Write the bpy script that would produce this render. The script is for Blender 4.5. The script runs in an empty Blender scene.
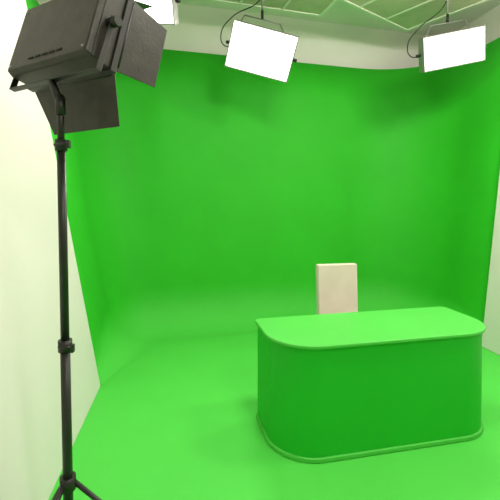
import bpy, bmesh, math
from mathutils import Vector, Matrix
V=Vector
scene=bpy.context.scene
scene.view_settings.view_transform='Standard'
scene.view_settings.look='None'
scene.view_settings.exposure=0.0

# ---------------- materials
def mat(name,col,rough=0.6,metal=0.0,var=0.0,scale=3.0,bump=0.0,bscale=80,emit=None,spec=0.5,col2=None,lit_low=None):
    m=bpy.data.materials.new(name); m.use_nodes=True
    nt=m.node_tree; b=nt.nodes['Principled BSDF']
    b.inputs['Base Color'].default_value=(*col,1)
    b.inputs['Roughness'].default_value=rough
    b.inputs['Metallic'].default_value=metal
    b.inputs['Specular IOR Level'].default_value=spec
    tc=nt.nodes.new('ShaderNodeTexCoord')
    if var>0 or col2:
        n=nt.nodes.new('ShaderNodeTexNoise'); n.inputs['Scale'].default_value=scale
        n.inputs['Detail'].default_value=6
        nt.links.new(tc.outputs['Object'],n.inputs['Vector'])
        r=nt.nodes.new('ShaderNodeValToRGB')
        r.color_ramp.elements[0].position=0.35; r.color_ramp.elements[1].position=0.7
        c2=col2 if col2 else tuple(min(1,c*(1+var)) for c in col)
        r.color_ramp.elements[0].color=(*[c*(1-var) for c in col],1)
        r.color_ramp.elements[1].color=(*c2,1)
        nt.links.new(n.outputs['Fac'],r.inputs['Fac'])
        out=r.outputs['Color']
        if lit_low: # paler upward-lit tone painted low on the cove, fading into wall colour
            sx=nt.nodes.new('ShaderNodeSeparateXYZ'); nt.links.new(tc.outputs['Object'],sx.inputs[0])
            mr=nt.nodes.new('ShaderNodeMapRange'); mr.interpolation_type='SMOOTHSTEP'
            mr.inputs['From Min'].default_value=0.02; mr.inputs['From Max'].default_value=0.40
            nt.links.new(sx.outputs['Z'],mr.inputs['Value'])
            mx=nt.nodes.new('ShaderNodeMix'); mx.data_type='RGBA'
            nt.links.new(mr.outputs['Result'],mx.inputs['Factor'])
            mx.inputs['A'].default_value=(*lit_low,1); nt.links.new(out,mx.inputs['B'])
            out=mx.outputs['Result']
        nt.links.new(out,b.inputs['Base Color'])
    if bump>0:
        n2=nt.nodes.new('ShaderNodeTexNoise'); n2.inputs['Scale'].default_value=bscale
        nt.links.new(tc.outputs['Object'],n2.inputs['Vector'])
        bp=nt.nodes.new('ShaderNodeBump'); bp.inputs['Strength'].default_value=bump; bp.inputs['Distance'].default_value=0.01
        nt.links.new(n2.outputs['Fac'],bp.inputs['Height'])
        nt.links.new(bp.outputs['Normal'],b.inputs['Normal'])
    if emit:
        b.inputs['Emission Color'].default_value=(*emit[0],1)
        b.inputs['Emission Strength'].default_value=emit[1]
    return m
FL_LIT_C=(0.085,0.60,0.070)  # same green, paled to paint in the floor's stronger overhead light
M_green=mat('green_paint',(0.034,0.49,0.022),0.6,var=0.04,scale=1.5,bump=0.04,spec=0.3,lit_low=FL_LIT_C)
M_floor=mat('green_floor_lit',FL_LIT_C,0.6,var=0.02,scale=2.2,bump=0.04,spec=0.3)  # wall green again, with the floor's extra light in its colour
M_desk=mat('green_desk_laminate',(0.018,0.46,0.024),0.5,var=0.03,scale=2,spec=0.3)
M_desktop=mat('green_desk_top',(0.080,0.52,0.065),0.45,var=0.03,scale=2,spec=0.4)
M_white=mat('white_paint',(0.84,0.79,0.76),0.7,var=0.02,scale=2,spec=0.2)
M_panel=mat('white_flat_paint',(0.77,0.71,0.69),0.6,var=0.015,scale=2,spec=0.2)
M_cloud=mat('acoustic_panel_fabric',(0.60,0.52,0.42),0.9,var=0.06,scale=6)
M_cloudf=mat('acoustic_panel_edge',(0.82,0.79,0.72),0.7)
M_black=mat('black_powdercoat',(0.014,0.012,0.011),0.42,var=0.15,scale=20,spec=0.5)
M_head=mat('lamp_housing_paint',(0.030,0.023,0.018),0.45,var=0.35,scale=14,bump=0.1,spec=0.5)
M_rubber=mat('black_rubber',(0.015,0.015,0.015),0.7)
M_chair=mat('cream_upholstery',(0.68,0.58,0.50),0.75,var=0.04,scale=6,bump=0.15,bscale=200)
M_wood=mat('chair_leg_wood',(0.12,0.06,0.03),0.5,var=0.2,scale=12)
M_grey=mat('grey_metal',(0.30,0.29,0.28),0.4,metal=0.3,var=0.05)
M_tube=mat('lamp_diffuser',(0.9,0.9,0.88),0.5,emit=((1,0.98,0.93),6.0))
M_off=mat('lamp_reflector',(0.75,0.74,0.68),0.35,var=0.02)

# ---------------- helpers
def link(o,parent=None):
    scene.collection.objects.link(o)
    if parent: o.parent=parent
    return o
def empty(name,loc=(0,0,0)):
    e=bpy.data.objects.new(name,None); e.empty_display_size=0.1; e.location=loc
    return link(e)
def mesh(name,verts,faces,m,parent=None,smooth=False,bevel=0,loc=None,seg=2):
    me=bpy.data.meshes.new(name); me.from_pydata([tuple(v) for v in verts],[],faces)
    me.materials.append(m)
    bm=bmesh.new(); bm.from_mesh(me); bmesh.ops.recalc_face_normals(bm,faces=bm.faces); bm.to_mesh(me); bm.free()
    o=bpy.data.objects.new(name,me); link(o,parent)
    if smooth:
        for p in me.polygons: p.use_smooth=True
    if bevel>0:
        b=o.modifiers.new('bev','BEVEL'); b.width=bevel; b.segments=seg; b.limit_method='ANGLE'
        for p in me.polygons: p.use_smooth=True
        w=o.modifiers.new('wn','WEIGHTED_NORMAL')
    if parent: o.matrix_parent_inverse=Matrix.Translation(-parent.location)
    return o
BF=[(0,1,2,3),(7,6,5,4),(0,4,5,1),(1,5,6,2),(2,6,7,3),(3,7,4,0)]
def obox(name,c,ax,ay,az,m,parent=None,bevel=0.0,seg=2):
    """oriented box: centre + half-extent vectors"""
    c=V(c)
    vs=[c-ax-ay-az,c+ax-ay-az,c+ax+ay-az,c-ax+ay-az,c-ax-ay+az,c+ax-ay+az,c+ax+ay+az,c-ax+ay+az]
    return mesh(name,vs,BF,m,parent,bevel=bevel,seg=seg)
def rod(name,p,q,r,m,parent=None,n=16,r2=None):
    p=V(p);q=V(q);d=(q-p).normalized()
    a=d.cross(V((0,0,1)) if abs(d.z)<0.9 else V((1,0,0))).normalized(); b=d.cross(a)
    r2=r if r2 is None else r2
    vs=[];
    for (c,rr) in ((p,r),(q,r2)):
        for i in range(n):
            t=2*math.pi*i/n; vs.append(c+a*rr*math.cos(t)+b*rr*math.sin(t))
    fs=[(i,(i+1)%n,n+(i+1)%n,n+i) for i in range(n)]+[tuple(range(n))[::-1],tuple(range(n,2*n))]
    o=mesh(name,vs,fs,m,parent)
    for f in o.data.polygons: f.use_smooth=len(f.vertices)==4
    return o
def cable(name,pts,r,m,parent=None):
    cu=bpy.data.curves.new(name,'CURVE'); cu.dimensions='3D'; cu.bevel_depth=r; cu.bevel_resolution=3
    s=cu.splines.new('BEZIER'); s.bezier_points.add(len(pts)-1)
    for bp,p in zip(s.bezier_points,pts):
        bp.co=p; bp.handle_left_type='AUTO'; bp.handle_right_type='AUTO'
    cu.materials.append(m)
    o=bpy.data.objects.new(name,cu); link(o,parent)
    if parent: o.matrix_parent_inverse=Matrix.Translation(-parent.location)
    return o
def plate(name,quad,th,nrm,m,parent=None,bevel=0.002):
    nrm=V(nrm).normalized()*th/2
    vs=[V(q)-nrm for q in quad]+[V(q)+nrm for q in quad]
    return mesh(name,vs,BF,m,parent,bevel=bevel)

# ---------------- room shell
CEIL=4.35
BL=V((-2.48,4.92));BR=V((3.23,6.457));FR=V((4.62,-1.92));FL=V((-1.30,-2.18))
def wall(name,a,b,z0=0,z1=CEIL,t=0.1):
    d=(b-a).normalized(); n=V((-d.y,d.x)) # left side = outward for clockwise ordering
    a=a-d*0.0; vs=[(a.x,a.y,z0),(b.x,b.y,z0),(b.x+n.x*t,b.y+n.y*t,z0),(a.x+n.x*t,a.y+n.y*t,z0)]
    vs+=[(x,y,z1) for x,y,_ in vs]
    return mesh(name,vs,BF,M_white)
wall('wall_back',BL,BR); wall('wall_right',BR,FR); wall('wall_front',FR,FL); wall('wall_left',FL,BL)
def slab(name,z0,z1,m,ex=0.12):
    c=(BL+BR+FR+FL)/4
    ps=[p+(p-c).normalized()*ex for p in (FL,FR,BR,BL)]
    return mesh(name,[(p.x,p.y,z0) for p in ps]+[(p.x,p.y,z1) for p in ps],BF,m)
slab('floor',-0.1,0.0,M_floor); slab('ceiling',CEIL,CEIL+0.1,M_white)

# ---------------- cyclorama
sd=V((-0.164,0.986)).normalized()
PL=V((-1.41,3.5)); PR=V((2.72,4.45))
bd=V((3.85,1.04)).normalized(); PB=V((-1.13,5.2))
def isect(p,d,q,e):
    den=d.x*e.y-d.y*e.x; w=q-p; return p+d*((w.x*e.y-w.y*e.x)/den)
CL=isect(PL,sd,PB,bd); CR=isect(PR,sd,PB,bd)
nL=V((-sd.y,sd.x)); nB=V((-bd.y,bd.x)); nR=V((sd.y,-sd.x))
leanL,leanB,leanR=0.176,0.0,0.11
rL,rB,rR=0.10,0.55,0.10
rLm,rRm=0.45,0.45
path=[] # (pos, normal, lean, cove)
def fillet(C,d1,n1,d2,n2,R,l1,l2,c1,c2,N=20):
    ang=math.acos(max(-1,min(1,d1.dot(d2))))
    T=R*math.tan(ang/2); s=C-d1*T; ctr=s-n1*R
    out=[]
    for i in range(N+1):
        f=i/N; n=n1*math.sin((1-f)*ang)+n2*math.sin(f*ang); n.normalize()
        g=f*f*(3-2*f)
        out.append((ctr+n*R,n,l1+(l2-l1)*g,c1+(c2-c1)*g))
    return out
def sm(f): return f*f*(3-2*f)
f1=fillet(CL,sd,nL,bd,nB,0.6,leanL,leanB,rLm,rB)
f2=fillet(CR,bd,nB,-sd,nR,0.9,leanB,leanR,rB,rRm)
for i in range(8): path.append((PL.lerp(f1[0][0],i/8),nL,leanL,rL+(rLm-rL)*sm(i/8)))
path+=f1
a=path[-1][0]; b=f2[0][0]
for i in range(1,8): path.append((a+(b-a)*i/8,nB,leanB,rB))
path+=f2
for i in range(1,9): path.append((f2[-1][0].lerp(PR,i/8),nR,leanR,rRm+(rR-rRm)*sm(i/8)))
TOP=3.68
vs=[];rows=0
for pos,n,lean,R in path:
    prof=[(-(R-R*math.sin(t)),R*(1-math.cos(t))+0.002) for t in [math.pi/2*i/24 for i in range(25)]]
    prof+=[(0,R+(TOP-R)*k/6) for k in range(1,7)]+[(0.03,TOP),(0.03,TOP-0.3)]
    rows=len(prof)
    for off,z in prof:
        q=pos+n*(off+lean*z); vs.append((q.x,q.y,z))
fs=[]
for i in range(len(path)-1):
    for j in range(rows-1):
        fs.append((i*rows+j,(i+1)*rows+j,(i+1)*rows+j+1,i*rows+j+1))
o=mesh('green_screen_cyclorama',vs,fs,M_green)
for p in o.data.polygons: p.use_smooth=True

# ---------------- white slanted side flats
def flat(name,base,dirn,n,lean,L,H=3.62,th=0.05):
    a=base; b=base-dirn*L
    k=lambda p,z,o:(p.x+n.x*(lean*z+o),p.y+n.y*(lean*z+o),z)
    vs=[k(a,0.002,0),k(b,0.002,0),k(b,0.002,th),k(a,0.002,th),k(a,H,0),k(b,H,0),k(b,H,th),k(a,H,th)]
    return mesh(name,vs,BF,M_panel,bevel=0.004)
flat('white_side_flat',V((-1.35,3.5)),sd,nL,leanL,4.0)
flat('white_side_flat.001',V((2.65,4.45)),sd,nR,leanR,5.0)

# ---------------- acoustic ceiling panels
def cloud(name,P,a,la,b,lb,z=4.05):
    a=V((*a,0)).normalized(); b=V((*b,0)).normalized(); c=V((*P,z))+a*la/2+b*lb/2
    root=empty(name,c)
    obox('panel_core',c,a*(la/2-0.02),b*(lb/2-0.02),V((0,0,0.03)),M_cloud,root)
    for k in (-1,1):
        obox('batten',c+a*k*la/6-V((0,0,0.033)),a*0.014,b*(lb/2-0.03),V((0,0,0.006)),M_cloudf,root,0.002)
    for s in (-1,1):
        obox('frame_long',c+b*s*(lb/2-0.02),a*la/2,b*0.02,V((0,0,0.042)),M_cloudf,root,0.003)
        obox('frame_short',c+a*s*(la/2-0.02),a*0.02,b*(lb/2-0.04),V((0,0,0.042)),M_cloudf,root,0.003)
        for t in (-1,1):
            p=c+a*s*(la/2-0.2)+b*t*(lb/2-0.2)
            rod('hanger_wire',p+V((0,0,0.03)),V((p.x,p.y,CEIL)),0.003,M_grey,root,8)
cloud('acoustic_ceiling_panel',(2.16,5.43),(-.797,-.604),1.6,(.604,-.797),1.2)
cloud('acoustic_ceiling_panel.001',(0.9,5.0),(-.96,-.28),1.6,(.28,-.96),1.2)

# ---------------- news desk
e=V((0.977,0.2126)).normalized(); nn=V((-e.y,e.x))
def D(s,t,z): p=e*s+nn*t; return V((p.x,p.y,z))
S0,S1,T0,T1=0.695,2.345,2.32,2.93
def outline(off,rf=0.30,rb=0.05):
    s0,s1,t0,t1=S0-off,S1+off,T0-off,T1+off; pts=[]
    def arc(cs,ct,r,a0,a1,N):
        for i in range(N+1):
            a=math.radians(a0+(a1-a0)*i/N); pts.append((cs+r*math.cos(a),ct+r*math.sin(a)))
    rf+=off; 
    arc(s1-rb,t1-rb,rb,90,0,6); arc(s1-rf,t0+rf,rf,0,-90,20); arc(s0+rf,t0+rf,rf,-90,-180,20); arc(s0+rb,t1-rb,rb,180,90,6)
    return pts
desk=empty('news_anchor_desk',D((S0+S1)/2,(T0+T1)/2,0))
def solid(name,off,z0,z1,m,bev):
    o=outline(off); n=len(o)
    vs=[D(s,t,z0) for s,t in o]+[D(s,t,z1) for s,t in o]
    fs=[tuple(range(n)),tuple(range(n,2*n))]+[(i,(i+1)%n,n+(i+1)%n,n+i) for i in range(n)]
    return mesh(name,vs,fs,m,desk,bevel=bev,seg=3)
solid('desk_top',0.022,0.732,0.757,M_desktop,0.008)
def shell(name,offo,offi,z0,z1,m,bev=0.003):
    a=outline(offo)[7:-7]; b=outline(offi,rf=0.30)[7:-7]
    a=[(S1+offo,T1-0.01)]+a+[(S0-offo,T1-0.01)]; b=[(S1+offi,T1-0.01)]+b+[(S0-offi,T1-0.01)]
    n=len(a); vs=[]
    for s,t in a: vs+= [D(s,t,z0),D(s,t,z1)]
    for s,t in b: vs+= [D(s,t,z0),D(s,t,z1)]
    fs=[]
    for i in range(n-1):
        fs.append((2*i,2*i+2,2*i+3,2*i+1)); k=2*n
        fs.append((k+2*i,k+2*i+1,k+2*i+3,k+2*i+2))
        fs.append((2*i+1,2*i+3,k+2*i+3,k+2*i+1)); fs.append((2*i,k+2*i,k+2*i+2,2*i+2))
    for i in (0,n-1): fs.append((2*i,2*i+1,2*n+2*i+1,2*n+2*i))
    return mesh(name,vs,fs,m,desk,bevel=bev)
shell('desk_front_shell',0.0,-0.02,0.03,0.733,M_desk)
shell('desk_plinth',0.014,-0.02,0.001,0.032,M_desktop,0.006)
obox('desk_shelf',D((S0+S1)/2,T1-0.17,0.5),V((*e,0))*((S1-S0)/2-0.015),V((*nn,0))*0.14,V((0,0,0.01)),M_desk,desk)

# ---------------- chair
ce=V((0.985,0.17,0)).normalized(); cn=V((-ce.y,ce.x,0)); up=V((0,0,1))
cc=V((0.897,3.60,0)); chair=empty('upholstered_chair',cc)
obox('seat',cc+V((0,0,0.43)),ce*0.205,cn*0.215,up*0.05,M_chair,chair,0.025,4)
tilt=(up+cn*0.06).normalized(); tb=(cn-up*0.06).normalized()
obox('backrest',cc+cn*0.235+up*0.725,ce*0.203,tb*0.04,tilt*0.325,M_chair,chair,0.014,4)
obox('backrest_seam',cc+cn*0.235+up*0.725,ce*0.205,tb*0.004,tilt*0.31,M_chair,chair,0.002)
for i,(sx,sy) in enumerate(((-1,-1),(1,-1),(1,1),(-1,1))):
    p=cc+ce*0.17*sx+cn*0.185*sy
    rod('leg_%d'%(i+1),p+V((0,0,0.001)),p+V((0,0,0.39)),0.014,M_wood,chair,12,0.022)

# ---------------- hanging light panels
def fixture(name,c,uu,rg,w,h,power,cab=True,col=(1,0.94,0.84),flip=None):
    c=V(c); r=V(rg).normalized(); u=V(uu); u=(u-r*u.dot(r)).normalized()
    n=r.cross(u)
    if (flip is None and n.z>0) or flip: n=-n
    root=empty(name,c)
    back=c-n*0.05
    obox('housing',back,r*w/2,u*h/2,n*0.045,M_grey,root,0.008)
    obox('housing_spine',c-n*0.12,r*w*0.3,u*h*0.22,n*0.03,M_black,root,0.008)
    for s in (-1,1):
        obox('frame_side',c+r*s*(w/2-0.007)+n*0.012,r*0.007,u*h/2,n*0.022,M_grey,root,0.002)
        obox('frame_end',c+u*s*(h/2-0.007)+n*0.012,r*(w/2-0.014),u*0.007,n*0.022,M_grey,root,0.002)
    obox('diffuser',c-n*0.002,r*(w/2-0.014),u*(h/2-0.014),n*0.003,M_tube,root)
    yt=c+V((0,0,h*0.5*abs(u.z)+0.13))-n*0.12
    ends=[]
    for s in (-1,1):
        pv=c+r*s*(w/2+0.015)-n*0.05
        cor=V((yt.x+(pv.x-c.x)*0.55,yt.y,yt.z+(pv.z-c.z)*0.5))
        rod('yoke_arm',pv,cor,0.008,M_grey,root,10); ends.append(cor)
        rod('yoke_knob',pv-r*s*0.02,pv+r*s*0.03,0.018,M_black,root,14)
    rod('yoke_bar',ends[0],ends[1],0.008,M_grey,root,10)
    mid=(ends[0]+ends[1])/2
    rod('spigot',mid,mid+V((0,0,0.1)),0.016,M_black,root,14)
    rod('drop_rod',mid+V((0,0,0.08)),V((mid.x,mid.y,CEIL)),0.011,M_grey,root,12)
    rod('ceiling_plate',V((mid.x,mid.y,CEIL-0.02)),V((mid.x,mid.y,CEIL)),0.05,M_grey,root,20)
    if cab:
        p0=c-r*w*0.42-n*0.12
        cable('power_cable',[p0,p0+V((-0.13,0,-0.02)),p0+V((-0.17,0,0.12)),p0+V((-0.05,0.0,0.3)),V((mid.x-0.015,mid.y,mid.z+0.25)),V((mid.x-0.015,mid.y,CEIL-0.01))],0.006,M_rubber,root)
    L=bpy.data.lights.new('lamp_tubes','AREA'); L.shape='RECTANGLE'; L.size=w-0.04; L.size_y=h-0.04; L.energy=power; L.color=col
    lo=bpy.data.objects.new('lamp_tubes',L); link(lo,root)
    z=-n; x=r; y=z.cross(x)
    mw=Matrix((x,y,z)).transposed().to_4x4(); mw.translation=c+n*0.012
    lo.matrix_parent_inverse=Matrix.Translation(-root.location); lo.matrix_basis=mw
    return root
fixture('added_fill_light',(0.125,4.4,3.345),(0.3,-.45,.9),(1,0,-.27),0.74,0.50,36)
fixture('added_fill_light',(2.33,4.5,3.41),(-0.17,-.25,.75),(1,0,.2),0.72,0.38,36)
fixture('added_fill_light',(-1.05,3.9,3.66),(0.1,-.5,.8),(1,-.15,-.1),0.62,0.42,12,cab=False)
fixture('added_fill_light',(0.55,2.0,3.75),(0,.90,.42),(1,0,0),0.72,0.55,34,cab=False)  # unseen fill lamp above the view, added to brighten the floor
fixture('added_fill_light',(2.3,2.5,3.75),(0,.76,.64),(1,0,0),0.72,0.55,44,cab=False)  # second added lamp out of view, for more light on the set
fixture('added_fill_light',(1.3,-0.2,3.75),(0,.75,.65),(1,0,0),0.72,0.55,40,cab=False)  # added behind the camera to raise the overall light

# ---------------- studio lamp on stand
f=V((.45,.8,-.27)).normalized(); r=V((f.y,-f.x,0)).normalized(); u=r.cross(f)
W,H,Dp=0.57,0.36,0.14
Bc=V((-1.15,1.84,2.275))
base=Bc+r*W/2+u*H/2   # back-face centre
st=V((-0.82,1.75,0))
lamp=empty('studio_lamp_on_tripod_stand',st)
def P(a,b,c): return base+r*a+u*b+f*c
def S(z,dx=0,dy=0): return V((st.x-0.028*z/2.1+dx,st.y+dy,z))
def frustum(name,w0,h0,c0,w1,h1,c1,m,bev=0.006):
    vs=[P(-w0/2,-h0/2,c0),P(w0/2,-h0/2,c0),P(w0/2,h0/2,c0),P(-w0/2,h0/2,c0),P(-w1/2,-h1/2,c1),P(w1/2,-h1/2,c1),P(w1/2,h1/2,c1),P(-w1/2,h1/2,c1)]
    return mesh(name,vs,BF,m,lamp,bevel=bev)
frustum('housing_back',W-0.02,H-0.02,0,W,H,0.03,M_head)
frustum('housing_body',W,H,0.028,W,H,Dp,M_head,0.003)
frustum('housing_rim',W+0.025,H+0.025,Dp-0.02,W+0.025,H+0.025,Dp+0.012,M_black,0.003)
frustum('reflector',W-0.02,H-0.02,Dp+0.011,W-0.02,H-0.02,Dp+0.014,M_off,0)
for k in range(5): obox('vent_slot_%d'%(k+1),P(-0.10+0.05*k,-0.135,-0.002),r*0.017,u*0.004,f*0.003,M_rubber,lamp,0.001)
for sx in (-1,1):
    for sy in (-1,1):
        rod('screw',P(sx*(W/2-0.03),sy*(H/2-0.03),-0.004),P(sx*(W/2-0.03),sy*(H/2-0.03),0.004),0.006,M_grey,lamp,10)
fr=Dp+0.014
def door(name,a,b,out,length,spread,flare):
    a=V(a);b=V(b); ed=(b-a).normalized()
    d=(f*math.cos(spread)+out*math.sin(spread)).normalized()
    q=[a+ed*0.01,b-ed*0.01,b+ed*flare+d*length,a-ed*flare+d*length]
    plate(name,q,0.004,ed.cross(d),M_head,lamp,0.0015)
    rod(name+'_hinge',a+ed*0.03,b-ed*0.03,0.006,M_black,lamp,10)
hw,hh=W/2+0.01,H/2+0.01
door('flap_right',P(hw,-hh,fr),P(hw,hh,fr),r,0.19,math.radians(13),-0.035)
door('flap_left',P(-hw,-hh,fr),P(-hw,hh,fr),-r,0.20,math.radians(25),-0.02)
door('flap_bottom',P(-hw,-hh,fr),P(hw,-hh,fr),-u,0.22,math.radians(55),-0.06)
door('flap_top',P(-hw,hh,fr),P(hw,hh,fr),u,0.19,math.radians(35),-0.06)
for s in (-1,1):
    pv=P(s*(W/2+0.02),0,0.07); lo=P(s*(W/2+0.02),-H/2-0.05,0.06)
    plate('yoke_arm',[pv-f*0.014+u*0.03,pv+f*0.014+u*0.03,lo+f*0.014,lo-f*0.014],0.005,r,M_black,lamp)
    rod('tilt_knob',pv-r*s*0.02,pv+r*s*0.035,0.022,M_black,lamp,18)
lc=P(0,-H/2-0.05,0.06)
obox('yoke_base',lc,r*(W/2+0.022),f*0.014,u*0.003,M_black,lamp,0.001)
rod('yoke_spigot',S(2.11),lc,0.016,M_black,lamp)
# stand
rod('column_lower',S(0.12),S(1.04),0.021,M_black,lamp,24)
rod('column_middle',S(1.02),S(1.93),0.0185,M_black,lamp,24)
rod('column_upper',S(1.90),S(2.15),0.015,M_black,lamp,24)
for z,rr in ((1.03,0.030),(1.93,0.026)):
    rod('clamp_collar',S(z-0.03),S(z+0.02),rr,M_black,lamp,24)
    rod('clamp_bolt',S(z-0.005,-0.02,-0.02),S(z-0.005,0.045,-0.035),0.007,M_black,lamp,10)
    obox('clamp_wing',S(z-0.005,0.05,-0.036),V((0.006,0,0)),V((0,0.012,0)),V((0,0,0.018)),M_black,lamp,0.003)
rod('head_clamp',S(2.06),S(2.14),0.022,M_black,lamp,20)
hubz=0.40
rod('leg_hub',S(hubz-0.03),S(hubz+0.03),0.034,M_black,lamp,24)
rod('brace_hub',S(0.13),S(0.17),0.026,M_black,lamp,24)
for i,a in enumerate((12,132,252)):
    d=V((math.cos(math.radians(a)),math.sin(math.radians(a)),0)); R=0.40
    top=S(hubz)+d*0.028; ft=V((st.x,st.y,0.014))+d*R
    rod('tripod_leg_%d'%(i+1),top,ft,0.011,M_black,lamp,12)
    rod('tripod_foot_%d'%(i+1),ft-d*0.01-V((0,0,0.012)),ft+V((0,0,0.012)),0.014,M_rubber,lamp,12)
    mid=top.lerp(ft,0.55)
    rod('brace_%d'%(i+1),S(0.15)+d*0.024,mid,0.006,M_black,lamp,10)

# ---------------- world & camera
w=bpy.data.worlds.new('studio_world'); scene.world=w; w.use_nodes=True
w.node_tree.nodes['Background'].inputs['Color'].default_value=(0.9,1,0.9,1)
w.node_tree.nodes['Background'].inputs['Strength'].default_value=0.3
cam=bpy.data.cameras.new('camera'); co=bpy.data.objects.new('camera',cam); link(co)
cam.sensor_width=36; cam.lens=390/500*36; cam.shift_y=-0.089
co.location=(0,0,1.68); co.rotation_euler=(math.radians(90-0.8),0,0); cam.clip_start=0.05
scene.camera=co
